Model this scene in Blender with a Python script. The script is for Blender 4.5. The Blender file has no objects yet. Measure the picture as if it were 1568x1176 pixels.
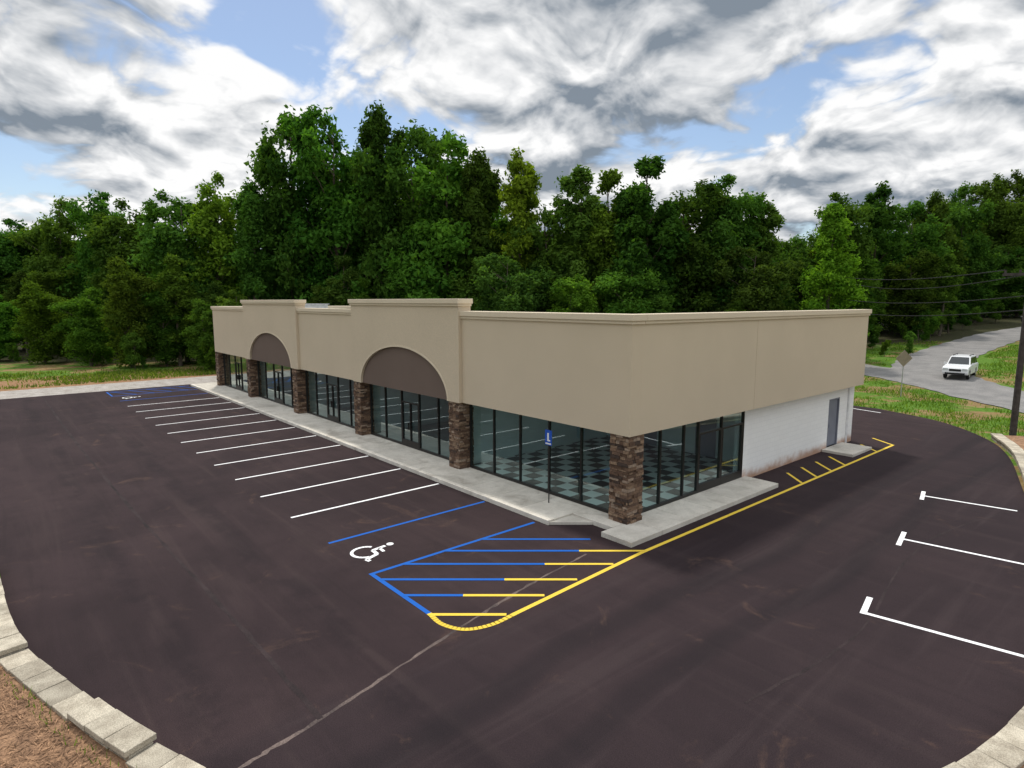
import bpy, math, random, bmesh
import numpy as np
from mathutils import Vector
random.seed(7); rng=np.random.default_rng(7)
sc=bpy.context.scene
sc.view_settings.view_transform='Standard'; sc.view_settings.look='None'; sc.view_settings.exposure=0
COL=sc.collection

# ------------------------------------------------------------------ helpers
def new_mat(name):
    m=bpy.data.materials.new(name); m.use_nodes=True
    nt=m.node_tree; nt.nodes.clear()
    out=nt.nodes.new('ShaderNodeOutputMaterial')
    return m,nt,out
class N:
    def __init__(s,nt): s.nt=nt
    def n(s,t,**kw):
        nd=s.nt.nodes.new(t)
        for k,v in kw.items(): setattr(nd,k,v)
        return nd
    def l(s,a,b): s.nt.links.new(a,b)
    def math(s,op,a,b=None,clamp=False):
        nd=s.nt.nodes.new('ShaderNodeMath'); nd.operation=op; nd.use_clamp=clamp
        for i,v in enumerate((a,b)):
            if v is None: continue
            if isinstance(v,(int,float)): nd.inputs[i].default_value=v
            else: s.l(v,nd.inputs[i])
        return nd.outputs[0]
    def mr(s,v,a,b,c=0.,d=1.,smooth=True):
        nd=s.nt.nodes.new('ShaderNodeMapRange'); nd.interpolation_type='SMOOTHSTEP' if smooth else 'LINEAR'
        s.l(v,nd.inputs[0])
        for i,x in enumerate((a,b,c,d)): nd.inputs[i+1].default_value=x
        return nd.outputs[0]
    def mix(s,f,a,b,typ='MIX'):
        nd=s.nt.nodes.new('ShaderNodeMix'); nd.data_type='RGBA'; nd.blend_type=typ
        for sock,v in ((nd.inputs[0],f),(nd.inputs[6],a),(nd.inputs[7],b)):
            if isinstance(v,(int,float)): sock.default_value=v
            elif isinstance(v,tuple): sock.default_value=(*v[:3],1)
            else: s.l(v,sock)
        return nd.outputs[2]
    def noise(s,vec,scale,detail=4,rough=.5,dist=0.,dim='3D'):
        nd=s.nt.nodes.new('ShaderNodeTexNoise'); nd.noise_dimensions=dim
        nd.inputs['Scale'].default_value=scale; nd.inputs['Detail'].default_value=detail
        nd.inputs['Roughness'].default_value=rough; nd.inputs['Distortion'].default_value=dist
        if vec is not None: s.l(vec,nd.inputs['Vector'])
        return nd.outputs['Fac']
    def scale(s,c,f):
        v=s.nt.nodes.new('ShaderNodeVectorMath'); v.operation='SCALE'; s.l(c,v.inputs[0])
        if isinstance(f,(int,float)): v.inputs['Scale'].default_value=f
        else: s.l(f,v.inputs['Scale'])
        return v.outputs[0]
def surf(name,col,col2=None,rough=.8,scale=3.,detail=6,fine=0,bump=0.,bscale=40,metal=0.,spec=.3,attr=None):
    m,nt,out=new_mat(name); g=N(nt)
    tc=g.n('ShaderNodeTexCoord').outputs['Object']
    p=g.n('ShaderNodeBsdfPrincipled'); p.inputs['Roughness'].default_value=rough
    p.inputs['Metallic'].default_value=metal; p.inputs['Specular IOR Level'].default_value=spec
    c2=col2 or tuple(x*.8 for x in col)
    c=g.mix(g.mr(g.noise(tc,scale,detail,.6),.3,.7),col,c2)
    if fine: c=g.scale(c,g.mr(g.noise(tc,fine,2,.5),.3,.7,.75,1.25))
    if attr:
        a=g.n('ShaderNodeAttribute',attribute_name=attr); c=g.scale(c,g.mr(a.outputs['Fac'],0,1,.6,1.4,False))
    g.l(c,p.inputs['Base Color'])
    if bump:
        b=g.n('ShaderNodeBump'); b.inputs['Strength'].default_value=bump; b.inputs['Distance'].default_value=.02
        g.l(g.noise(tc,bscale,4,.6),b.inputs['Height']); g.l(b.outputs[0],p.inputs['Normal'])
    g.l(p.outputs[0],out.inputs[0]); return m

class MB:
    def __init__(s): s.v=[];s.f=[];s.m=[];s.a=[]
    def add(s,vs,fs,mi=0,a=.5):
        o=len(s.v); s.v+= [tuple(v) for v in vs]
        for f in fs: s.f.append(tuple(i+o for i in f)); s.m.append(mi); s.a.append(a)
    def box(s,x0,x1,y0,y1,z0,z1,mi=0,a=.5):
        vs=[(x,y,z) for z in (z0,z1) for y in (y0,y1) for x in (x0,x1)]
        s.add(vs,[(0,2,3,1),(4,5,7,6),(0,1,5,4),(2,6,7,3),(0,4,6,2),(1,3,7,5)],mi,a)
    def obox(s,c,d,n,l,w,z0,z1,mi=0,a=.5):
        vs=[]
        for z in (z0,z1):
            for b in (-w/2,w/2):
                for q in (-l/2,l/2): vs.append((c[0]+d[0]*q+n[0]*b,c[1]+d[1]*q+n[1]*b,z))
        s.add(vs,[(0,2,3,1),(4,5,7,6),(0,1,5,4),(2,6,7,3),(0,4,6,2),(1,3,7,5)],mi,a)
    def tube(s,pts,rad,sides=8,mi=0,a=.5,cap=True):
        pts=[Vector(p) for p in pts]
        vs=[];fs=[]
        for i,p in enumerate(pts):
            d=(pts[min(i+1,len(pts)-1)]-pts[max(i-1,0)]).normalized()
            u=d.cross(Vector((0,0,1)))
            if u.length<.05: u=d.cross(Vector((1,0,0)))
            u.normalize(); w=d.cross(u)
            r=rad[i] if hasattr(rad,'__len__') else rad
            for k in range(sides):
                t=2*math.pi*k/sides; vs.append(p+(u*math.cos(t)+w*math.sin(t))*r)
        for i in range(len(pts)-1):
            for k in range(sides):
                k2=(k+1)%sides; fs.append((i*sides+k,i*sides+k2,(i+1)*sides+k2,(i+1)*sides+k))
        if cap:
            fs.append(tuple(range(sides))[::-1]); fs.append(tuple((len(pts)-1)*sides+k for k in range(sides)))
        s.add(vs,fs,mi,a)
    def prism(s,poly,ax,c0,c1,mi=0,a=.5):
        n=len(poly)
        if ax=='y': vs=[(p[0],c0,p[1]) for p in poly]+[(p[0],c1,p[1]) for p in poly]
        elif ax=='x': vs=[(c0,p[0],p[1]) for p in poly]+[(c1,p[0],p[1]) for p in poly]
        else: vs=[(p[0],p[1],c0) for p in poly]+[(p[0],p[1],c1) for p in poly]
        fs=[tuple(range(n)),tuple(range(n,2*n))[::-1]]+[(i,i+n,(i+1)%n+n,(i+1)%n) for i in range(n)]
        s.add(vs,fs,mi,a)
    def obj(s,name,mats,parent=None,bevel=0,smooth=False,loc=None,recalc=True):
        me=bpy.data.meshes.new(name); me.from_pydata(s.v,[],s.f)
        for m in mats: me.materials.append(m)
        me.polygons.foreach_set('material_index',s.m)
        at=me.attributes.new('clump','FLOAT','FACE'); at.data.foreach_set('value',s.a)
        if smooth: me.polygons.foreach_set('use_smooth',[True]*len(s.f))
        me.update()
        if recalc:
            bm=bmesh.new(); bm.from_mesh(me); bmesh.ops.recalc_face_normals(bm,faces=bm.faces); bm.to_mesh(me); bm.free()
        o=bpy.data.objects.new(name,me); COL.objects.link(o)
        if parent: o.parent=parent
        if loc: o.location=loc
        if bevel:
            b=o.modifiers.new('bevel','BEVEL'); b.width=bevel; b.segments=2; b.limit_method='ANGLE'
        return o
def empty(name,loc=(0,0,0),rot=0):
    e=bpy.data.objects.new(name,None); COL.objects.link(e); e.location=loc; e.rotation_euler=(0,0,rot); e.empty_display_size=.3; return e
def catmull(P,n=8):
    P=[np.array(p,float) for p in P]; Q=[P[0]*2-P[1]]+P+[P[-1]*2-P[-2]]; out=[]
    for i in range(1,len(Q)-2):
        for k in range(n):
            t=k/n; a,b,c,d=Q[i-1:i+3]
            out.append(.5*((2*b)+(-a+c)*t+(2*a-5*b+4*c-d)*t*t+(-a+3*b-3*c+d)*t**3))
    out.append(P[-1]); return out
def H(x,y):
    return .05*min(max(0.,y-40),120)

# ------------------------------------------------------------------ materials
def asphalt_mat():
    m,nt,out=new_mat('asphalt_lot'); g=N(nt)
    tc=g.n('ShaderNodeTexCoord').outputs['Object']
    sep=g.n('ShaderNodeSeparateXYZ'); g.l(tc,sep.inputs[0]); X,Y=sep.outputs[0],sep.outputs[1]
    big=g.noise(tc,.16,6,.6,.6); med=g.noise(tc,1.1,6,.65)
    c=g.mix(g.mr(big,.35,.65),(.027,.0175,.0193),(.039,.0252,.0268))
    c=g.mix(g.mr(med,.45,.75,0,.45),c,(.020,.0135,.0148))
    mp=g.n('ShaderNodeMapping'); mp.inputs['Scale'].default_value=(.10,1.5,1); g.l(tc,mp.inputs[0])
    st=g.noise(mp.outputs[0],1.0,6,.62,.6)
    c=g.mix(g.mr(st,.50,.70,0,.32),c,(.058,.040,.038))
    c=g.mix(g.mr(st,.36,.46,.25,0),c,(.019,.013,.014))
    wob=g.math('ADD',X,g.math('MULTIPLY',g.math('SUBTRACT',g.noise(tc,.35,3),.5),1.2))
    side=g.mr(wob,1.6,2.0); c=g.mix(g.math('MULTIPLY',side,.35),c,(.022,.016,.019))
    mp2=g.n('ShaderNodeMapping'); mp2.inputs['Scale'].default_value=(1.5,.10,1); g.l(tc,mp2.inputs[0])
    st2=g.math('MULTIPLY',g.mr(g.noise(mp2.outputs[0],1.0,5,.6,.6),.52,.7,0,.35),side)
    c=g.mix(st2,c,(.052,.037,.038))
    wy=g.math('ADD',Y,g.math('MULTIPLY',g.math('SUBTRACT',g.noise(tc,.12,2),.5),2.0))
    for yc in (-9.4,-12.4):
        d=g.math('ABSOLUTE',g.math('SUBTRACT',wy,yc)); t=g.mr(d,.1,.5,.45,0)
        t=g.math('MULTIPLY',t,g.mr(g.noise(tc,.7,5,.7),.4,.6)); c=g.mix(t,c,(.014,.010,.012))
    wx=g.math('ADD',X,g.math('MULTIPLY',g.math('SUBTRACT',g.noise(tc,.1,2),.5),2.6))
    for xc in (3.6,5.4):
        d=g.math('ABSOLUTE',g.math('SUBTRACT',wx,xc)); t=g.mr(d,.1,.45,.45,0); c=g.mix(t,c,(.014,.011,.013))
    du=g.noise(tc,.55,8,.7,1.2); c=g.mix(g.mr(du,.58,.74,0,.42),c,(.11,.066,.048))
    ag=g.noise(tc,55,3,.7); f=g.mr(ag,.3,.72,.62,1.5,False)
    p=g.n('ShaderNodeBsdfPrincipled'); p.inputs['Roughness'].default_value=.85; p.inputs['Specular IOR Level'].default_value=.12
    g.l(g.scale(c,f),p.inputs['Base Color'])
    b=g.n('ShaderNodeBump'); b.inputs['Strength'].default_value=.5; b.inputs['Distance'].default_value=.01
    g.l(ag,b.inputs['Height']); g.l(b.outputs[0],p.inputs['Normal'])
    g.l(p.outputs[0],out.inputs[0]); return m
def paint_mat(name,col,wear=.75):
    m,nt,out=new_mat(name); g=N(nt)
    tc=g.n('ShaderNodeTexCoord').outputs['Object']
    n=g.noise(tc,14,8,.75); n2=g.noise(tc,1.5,4,.6)
    c=g.mix(g.mr(g.math('ADD',n,g.math('MULTIPLY',n2,.4)),.78,.95,0,wear),col,(.05,.035,.035))
    p=g.n('ShaderNodeBsdfPrincipled'); p.inputs['Roughness'].default_value=.7; p.inputs['Specular IOR Level'].default_value=.15
    g.l(c,p.inputs['Base Color']); g.l(p.outputs[0],out.inputs[0]); return m
def ground_mat():
    m,nt,out=new_mat('ground_grass_and_clay'); g=N(nt)
    tc=g.n('ShaderNodeTexCoord').outputs['Object']
    sep=g.n('ShaderNodeSeparateXYZ'); g.l(tc,sep.inputs[0]); X,Y=sep.outputs[0],sep.outputs[1]
    a=g.noise(tc,.25,6,.65); b=g.noise(tc,3,6,.7)
    grass=g.mix(g.mr(b,.3,.7),(.06,.14,.015),(.13,.22,.035))
    dirt=g.mix(g.mr(b,.3,.7),(.24,.12,.06),(.32,.21,.12))
    c=g.mix(g.math('MULTIPLY',g.mr(a,.47,.56),.8),grass,dirt)
    left=g.mr(g.math('ADD',X,g.math('MULTIPLY',a,10)),-57,-53,0,1)
    left=g.math('MULTIPLY',left,g.mr(X,-40,-30,1,0))
    c=g.mix(left,c,dirt)
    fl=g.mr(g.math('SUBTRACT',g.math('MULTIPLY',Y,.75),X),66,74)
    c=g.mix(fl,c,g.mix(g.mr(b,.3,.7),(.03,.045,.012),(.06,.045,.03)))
    p=g.n('ShaderNodeBsdfPrincipled'); p.inputs['Roughness'].default_value=1; p.inputs['Specular IOR Level'].default_value=.1
    g.l(c,p.inputs['Base Color'])
    bp=g.n('ShaderNodeBump'); bp.inputs['Strength'].default_value=.8; bp.inputs['Distance'].default_value=.08
    g.l(g.noise(tc,8,6,.7),bp.inputs['Height']); g.l(bp.outputs[0],p.inputs['Normal'])
    g.l(p.outputs[0],out.inputs[0]); return m
def leaf_mat(name):
    m,nt,out=new_mat(name); g=N(nt)
    oi=g.n('ShaderNodeObjectInfo'); at=g.n('ShaderNodeAttribute',attribute_name='clump')
    c=g.mix(at.outputs['Fac'],(.026,.070,.013),(.105,.20,.032))
    hs=g.n('ShaderNodeHueSaturation'); g.l(c,hs.inputs['Color'])
    g.l(g.mr(oi.outputs['Random'],0,1,.480,.517,False),hs.inputs['Hue'])
    r2=g.math('FRACT',g.math('MULTIPLY',oi.outputs['Random'],7.31))
    g.l(g.mr(r2,0,1,.68,1.35,False),hs.inputs['Value'])
    c=g.mix(1.0,hs.outputs[0],oi.outputs['Color'],'MULTIPLY')
    d=g.n('ShaderNodeBsdfDiffuse'); g.l(c,d.inputs[0])
    t=g.n('ShaderNodeBsdfTranslucent'); g.l(g.mix(1.0,c,(1.6,1.6,.6),'MULTIPLY'),t.inputs[0])
    mx=g.n('ShaderNodeMixShader'); mx.inputs[0].default_value=.40; g.l(d.outputs[0],mx.inputs[1]); g.l(t.outputs[0],mx.inputs[2])
    g.l(mx.outputs[0],out.inputs[0]); return m
def glass_mat():
    m,nt,out=new_mat('storefront_glass'); g=N(nt)
    lw=g.n('ShaderNodeLayerWeight'); lw.inputs[0].default_value=.5
    f=g.math('ADD',g.math('MULTIPLY',g.math('POWER',lw.outputs['Facing'],3.0),1.0),.11,True)
    t=g.n('ShaderNodeBsdfTransparent'); t.inputs[0].default_value=(.72,.88,.87,1)
    gl=g.n('ShaderNodeBsdfGlossy'); gl.inputs['Roughness'].default_value=.01; gl.inputs['Color'].default_value=(.88,1,1,1)
    mx=g.n('ShaderNodeMixShader'); g.l(f,mx.inputs[0]); g.l(t.outputs[0],mx.inputs[1]); g.l(gl.outputs[0],mx.inputs[2])
    g.l(mx.outputs[0],out.inputs[0]); return m
def checker_mat():
    m,nt,out=new_mat('checkered_floor_tile'); g=N(nt)
    tc=g.n('ShaderNodeTexCoord').outputs['Object']
    ck=g.n('ShaderNodeTexChecker'); ck.inputs['Scale'].default_value=1/.62
    ck.inputs[1].default_value=(.78,.80,.78,1); ck.inputs[2].default_value=(.015,.015,.017,1)
    mp=g.n('ShaderNodeMapping'); mp.inputs['Location'].default_value=(.013,.017,.3); g.l(tc,mp.inputs[0]); g.l(mp.outputs[0],ck.inputs[0])
    p=g.n('ShaderNodeBsdfPrincipled'); p.inputs['Roughness'].default_value=.3; g.l(ck.outputs[0],p.inputs['Base Color'])
    g.l(p.outputs[0],out.inputs[0]); return m
def stone_mat():
    m,nt,out=new_mat('ledgestone'); g=N(nt)
    tc=g.n('ShaderNodeTexCoord').outputs['Object']; at=g.n('ShaderNodeAttribute',attribute_name='clump')
    cr=g.n('ShaderNodeValToRGB'); g.l(at.outputs['Fac'],cr.inputs[0]); e=cr.color_ramp
    e.interpolation='CONSTANT'
    cols=[(0,(.11,.062,.038)),(.2,(.19,.115,.072)),(.4,(.06,.038,.028)),(.55,(.25,.165,.105)),(.7,(.13,.078,.052)),(.88,(.30,.22,.16))]
    e.elements[0].position=0; e.elements[0].color=(*cols[0][1],1); e.elements[1].position=.2; e.elements[1].color=(*cols[1][1],1)
    for p_,c_ in cols[2:]:
        q=e.elements.new(p_); q.color=(*c_,1)
    f=g.mr(g.noise(tc,14,6,.7),.3,.7,.6,1.3)
    p=g.n('ShaderNodeBsdfPrincipled'); p.inputs['Roughness'].default_value=.9; g.l(g.scale(cr.outputs[0],f),p.inputs['Base Color'])
    b=g.n('ShaderNodeBump'); b.inputs['Strength'].default_value=.6; b.inputs['Distance'].default_value=.02
    g.l(g.noise(tc,25,5,.7),b.inputs['Height']); g.l(b.outputs[0],p.inputs['Normal'])
    g.l(p.outputs[0],out.inputs[0]); return m
def stucco_mat(name,c1,c2):
    m,nt,out=new_mat(name); g=N(nt)
    tc=g.n('ShaderNodeTexCoord').outputs['Object']
    c=g.mix(g.mr(g.noise(tc,.35,5,.6),.3,.7),c1,c2)
    c=g.scale(c,g.mr(g.noise(tc,60,2,.5),.3,.7,.88,1.12))
    p=g.n('ShaderNodeBsdfPrincipled'); p.inputs['Roughness'].default_value=.93; p.inputs['Specular IOR Level'].default_value=.2
    g.l(c,p.inputs['Base Color'])
    b=g.n('ShaderNodeBump'); b.inputs['Strength'].default_value=.25; b.inputs['Distance'].default_value=.02
    g.l(g.noise(tc,90,4,.6),b.inputs['Height']); g.l(b.outputs[0],p.inputs['Normal'])
    g.l(p.outputs[0],out.inputs[0]); return m
def whitewall_mat():
    m,nt,out=new_mat('painted_block_wall'); g=N(nt)
    tc=g.n('ShaderNodeTexCoord').outputs['Object']
    sep=g.n('ShaderNodeSeparateXYZ'); g.l(tc,sep.inputs[0])
    cb=g.n('ShaderNodeCombineXYZ'); g.l(sep.outputs[1],cb.inputs[0]); g.l(sep.outputs[2],cb.inputs[1])
    br=g.n('ShaderNodeTexBrick'); g.l(cb.outputs[0],br.inputs['Vector']); br.inputs['Scale'].default_value=1
    br.inputs['Brick Width'].default_value=.4; br.inputs['Row Height'].default_value=.2; br.inputs['Mortar Size'].default_value=.006
    br.inputs['Color1'].default_value=(.88,.87,.85,1); br.inputs['Color2'].default_value=(.85,.84,.82,1); br.inputs['Mortar'].default_value=(.76,.75,.74,1)
    n=g.noise(tc,1.6,6,.7)
    st=g.mr(g.math('SUBTRACT',sep.outputs[2],g.math('MULTIPLY',n,.7)),-.35,.15,.9,0)
    c=g.mix(st,br.outputs[0],(.42,.22,.12))
    p=g.n('ShaderNodeBsdfPrincipled'); p.inputs['Roughness'].default_value=.7; g.l(c,p.inputs['Base Color'])
    g.l(p.outputs[0],out.inputs[0]); return m
def conc_mat():
    m,nt,out=new_mat('concrete'); g=N(nt)
    tc=g.n('ShaderNodeTexCoord').outputs['Object']
    a=g.n('ShaderNodeAttribute',attribute_name='clump')
    c=g.mix(g.mr(g.noise(tc,1.3,7,.65),.35,.7),(.62,.58,.51),(.48,.445,.385))
    c=g.mix(g.mr(g.noise(tc,.6,7,.7,.8),.52,.68,0,.6),c,(.30,.265,.22))
    c=g.scale(c,g.mr(a.outputs['Fac'],0,1,.75,1.25,False)); c=g.scale(c,g.mr(g.noise(tc,70,2),.3,.7,.85,1.15))
    p=g.n('ShaderNodeBsdfPrincipled'); p.inputs['Roughness'].default_value=.9; p.inputs['Specular IOR Level'].default_value=.2
    g.l(c,p.inputs['Base Color']); g.l(p.outputs[0],out.inputs[0]); return m

M_asph=asphalt_mat(); M_white=paint_mat('white_road_paint',(.85,.85,.85)); M_blue=paint_mat('blue_road_paint',(.006,.10,.42),.5); M_yel=paint_mat('yellow_road_paint',(.74,.52,.06),.6)
M_ground=ground_mat(); M_leaf=leaf_mat('leaves')
M_bark=surf('bark',(.15,.12,.09),(.07,.06,.05),.95,6,6,bump=.6)
M_stucco=stucco_mat('tan_stucco',(.605,.505,.375),(.575,.48,.355))
M_corn=stucco_mat('cornice_stucco',(.68,.58,.44),(.64,.545,.41))
M_taupe=stucco_mat('taupe_stucco',(.168,.124,.102),(.152,.112,.092))
M_conc=conc_mat()
M_cap=surf('wall_cap_block',(.48,.43,.34),(.30,.26,.20),.9,2.5,7,fine=60,bump=.4,bscale=40,attr='clump')
M_gravel=surf('gravel',(.42,.39,.36),(.28,.25,.22),.95,1.5,8,fine=14,bump=.8,bscale=25)
M_road=surf('old_asphalt_road',(.24,.23,.22),(.17,.165,.16),.9,.6,7,fine=25,bump=.3,bscale=40)
M_frame=surf('bronze_aluminium',(.018,.016,.015),(.025,.022,.02),.4,5,2,metal=.3,spec=.5)
M_glass=glass_mat(); M_check=checker_mat(); M_stone=stone_mat(); M_block=whitewall_mat()
M_inwall=surf('interior_plaster',(.60,.66,.65),(.54,.60,.59),.8,1,3)
M_infloor=surf('interior_concrete',(.32,.34,.34),(.20,.22,.22),.35,1,5)
M_door=surf('grey_steel_door',(.20,.21,.25),(.18,.19,.23),.5,2,3)
M_roof=surf('roof_membrane',(.5,.5,.48),(.4,.4,.38),.9,1,5)
M_metal=surf('galvanised_metal',(.55,.56,.56),(.45,.46,.46),.45,4,3,metal=.7)
M_pole=surf('weathered_pole',(.075,.065,.06),(.04,.035,.03),.9,5,5)
M_black=surf('black_metal',(.015,.015,.015),None,.6)
M_signback=surf('sign_sheet_back',(.30,.25,.18),(.24,.20,.14),.6,4,4,metal=.2)
M_signblue=surf('sign_blue',(.02,.09,.45),(.018,.08,.4),.4)
M_signwhite=surf('sign_white',(.8,.8,.8),None,.4)
M_straw=surf('straw_mulch',(.34,.20,.115),(.19,.11,.065),1,4,8,fine=30,bump=1,bscale=30,attr='clump')
M_carpaint=surf('white_car_paint',(.78,.79,.80),(.76,.77,.78),.25,1,1,spec=.6)
M_carglass=surf('car_glass',(.015,.018,.02),None,.08,spec=.8)
M_tyre=surf('tyre_rubber',(.02,.02,.02),None,.9)
M_lamp=surf('headlamp_lens',(.6,.62,.62),None,.15,spec=.8)
M_grassb=leaf_mat('grass_blades')

# ------------------------------------------------------------------ ground / roads
xs=np.unique(np.concatenate([np.arange(-2000,-200,200),np.arange(-200,201,8),np.arange(400,2001,200)])).astype(float)
ys=xs.copy()
mb=MB()
mb.v=[(x,y,H(x,y)-.03) for y in ys for x in xs]; nx=len(xs)
for j in range(len(ys)-1):
    for i in range(nx-1): mb.f.append((j*nx+i,j*nx+i+1,(j+1)*nx+i+1,(j+1)*nx+i))
mb.m=[0]*len(mb.f); mb.a=[.5]*len(mb.f); mb.obj('ground',[M_ground])

edge=catmull([(-3.0,29.9),(1.0,27.8),(3.9,24.3),(5.6,20.4),(7.3,13.8),(8.9,8),(9.8,2.5),(9.9,-1),(9.3,-4.6),(7.6,-8.2),(5.0,-11.2),(1.7,-13.0),(-1.2,-14.0),(-4.2,-14.6),(-9.4,-14.75)],8)
lot=[tuple(p) for p in edge]+[(-46,-14.75),(-46,19.5),(-22,19.5),(-20,30.3)]
mb=MB(); mb.add([(x,y,0) for x,y in lot],[tuple(range(len(lot)))])
lotobj=mb.obj('parking_lot',[M_asph])
mb=MB(); mb.add([(-50.8,-60,-.012),(-46.05,-60,-.012),(-45.6,-30,-.012),(-46.05,31,-.012),(-50.4,31,-.012),(-51.3,0,-.012)],[(0,1,2,3,4,5)]); mb.obj('gravel_lane',[M_gravel])

def strip(P,w,name,mat,dz,n=10):
    C=catmull(P,n); mb=MB(); vs=[]
    for i,c in enumerate(C):
        d=C[min(i+1,len(C)-1)]-C[max(i-1,0)]; d/=np.linalg.norm(d); nn=np.array([-d[1],d[0]])
        for s in (-w/2,w/2):
            q=c+nn*s*(1+.04*math.sin(i*1.7+s)); vs.append((q[0],q[1],H(*q)+dz))
    mb.add(vs,[(2*i,2*i+1,2*i+3,2*i+2) for i in range(len(C)-1)]); mb.obj(name,[mat]); return C
road_c=strip([(70,-30),(35,5),(18,23.5),(6.5,36.5),(-2,45),(-6.5,53),(-8.2,64),(-8.3,80),(-7.2,96),(-2,116),(10,140)],6.0,'main_road',M_road,.02,14)
side_c=strip([(-2.5,44.5),(-9,49),(-22,55),(-45,62),(-80,66)],5.0,'side_road',M_road,.012,12)

# markings -------------------------------------------------------------
def line(mb,a,b,w,z=.004):
    a=np.array(a,float);b=np.array(b,float); d=b-a; d/=np.linalg.norm(d); n=np.array([-d[1],d[0]])*w/2
    mb.add([(*(a+n),z),(*(a-n),z),(*(b-n),z),(*(b+n),z)],[(0,1,2,3)])
W=MB();B=MB();Yw=MB()
for k in range(11):
    x=-7.9-2.86*k; line(W,(x,-7.42),(x,-1.62),.11)
line(B,(-5.05,-7.42),(-5.05,-1.62),.11); line(B,(-2.38,-7.4),(-2.38,-1.7),.11)
line(B,(-2.43,-7.46),(.33,-7.46),.12,.006)
def hatch(c,x0,x1): return (x0,c+1.154*x0),(x1,c+1.154*x1)
for c in (-1.12,-2.43,-3.78,-5.2):
    x0=-2.38 if c>-5 else -1.93
    x1=.12
    if c==-1.12: x1=-.25
    line(B,*hatch(c,x0,x1),.11,.008)
    if c!=-1.12: line(Yw,*hatch(c,x1,1.33),.11,.008)
line(B,*hatch(-6.5,-.85,.12),.11,.008); line(Yw,*hatch(-6.5,.12,1.4),.11,.008)
line(Yw,*hatch(-7.9,.38,1.5),.11,.008)
line(Yw,(1.35,18.9),(1.35,-1),.12); line(Yw,(1.35,-1),(1.6,-6.1),.12,.0045)
arc=catmull([(1.6,-6.0),(1.62,-6.7),(1.4,-7.25),(.9,-7.5),(.33,-7.46)],6)
for a,b in zip(arc[:-1],arc[1:]): line(Yw,a,b+(b-a)*.15,.12,.0065)
for y in (10.1,11.4,12.8,14.2,17.9): line(Yw,(.25,y),(1.3,y-1.0),.11,.006)
line(Yw,(.1,19.9),(1.4,18.9),.11,.006)
for (a,b,t0,t1) in (((4.87,10.85),(7.5,11.35),(4.74,11.45),(5.0,10.3)),((5.79,5.64),(8.6,6.1),(5.66,6.3),(5.9,5.0)),((6.74,.02),(9.5,.55),(6.56,.92),(6.75,-.05))):
    line(W,a,b,.11); line(W,t0,t1,.13,.006)
line(W,(-6,29.1),(-2.3,28.3),.11)
for x in (-39.4,-42.3,-45.0): line(B,(x,-7.42),(x,-1.62),.11)
line(B,(-45,-7.46),(-42.3,-7.46),.11,.006)
for k in range(5): line(B,(-44.95,-7.2+1.2*k),(-42.35,-5.9+1.2*k),.1,.008)
def wheelchair(cx,cy,s):
    def T(p): return (cx+p[0]*s,cy+p[1]*s)
    def pl(ps,w):
        for a,b in zip(ps[:-1],ps[1:]): line(W,T(a),T(b),w*s,.007)
    pl([(.36*math.cos(t)-.06,.36*math.sin(t)-.2) for t in np.linspace(math.radians(125),math.radians(350),16)],.09)
    pl([(-.1,.42),(-.04,0),(.26,-.02),(.40,-.42),(.54,-.38)],.11)
    pl([(-.08,.22),(.22,.2)],.09)
    W.add([(*T((-.12+.1*math.cos(t),.58+.1*math.sin(t))),.0085) for t in np.linspace(0,2*math.pi,14,endpoint=False)],[tuple(range(14))])
wheelchair(-3.7,-6.7,1.05); wheelchair(-40.8,-6.5,.95)
mk=empty('parking_markings')
W.obj('white_lines',[M_white],mk);B.obj('blue_lines',[M_blue],mk);Yw.obj('yellow_lines',[M_yel],mk)
S=MB()
M_seam=surf('sealed_seam',(.16,.12,.105),(.04,.03,.03),.9,1.2,9,fine=30)
def wob(P,w,z,n=10,amp=.05):
    C=catmull(P,n); C=[c+rng.normal(0,amp,2) for c in C]
    vs=[]
    for i,c in enumerate(C):
        d=C[min(i+1,len(C)-1)]-C[max(i-1,0)]; d/=np.linalg.norm(d); nn=np.array([-d[1],d[0]])*w*random.uniform(.4,1.1)/2
        vs+=[(*(c+nn),z),(*(c-nn),z)]
    S.add(vs,[(2*i,2*i+1,2*i+3,2*i+2) for i in range(len(C)-1)])
wob([(.4,-2.3),(.8,-5),(1.33,-7.6),(2.1,-10.8),(2.4,-12.4)],.10,.0025,14,.012)
S.obj('asphalt_seam_light',[M_seam],lotobj)
S=MB(); M_seamd=surf('paving_joint',(.014,.009,.010),(.038,.025,.026),.95,1.0,8,fine=30)
wob([(2.1,-10.8),(-3,-10.9),(-9,-11.1),(-18,-11.3),(-30,-11.4),(-45,-11.4)],.12,.003,14,.012)
wob([(7.9,13),(6.6,8),(6.4,4),(7.0,-1),(6.6,-5.0)],.07,.003,12,.012)
S.obj('asphalt_seam_dark',[M_seamd],lotobj)

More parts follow.
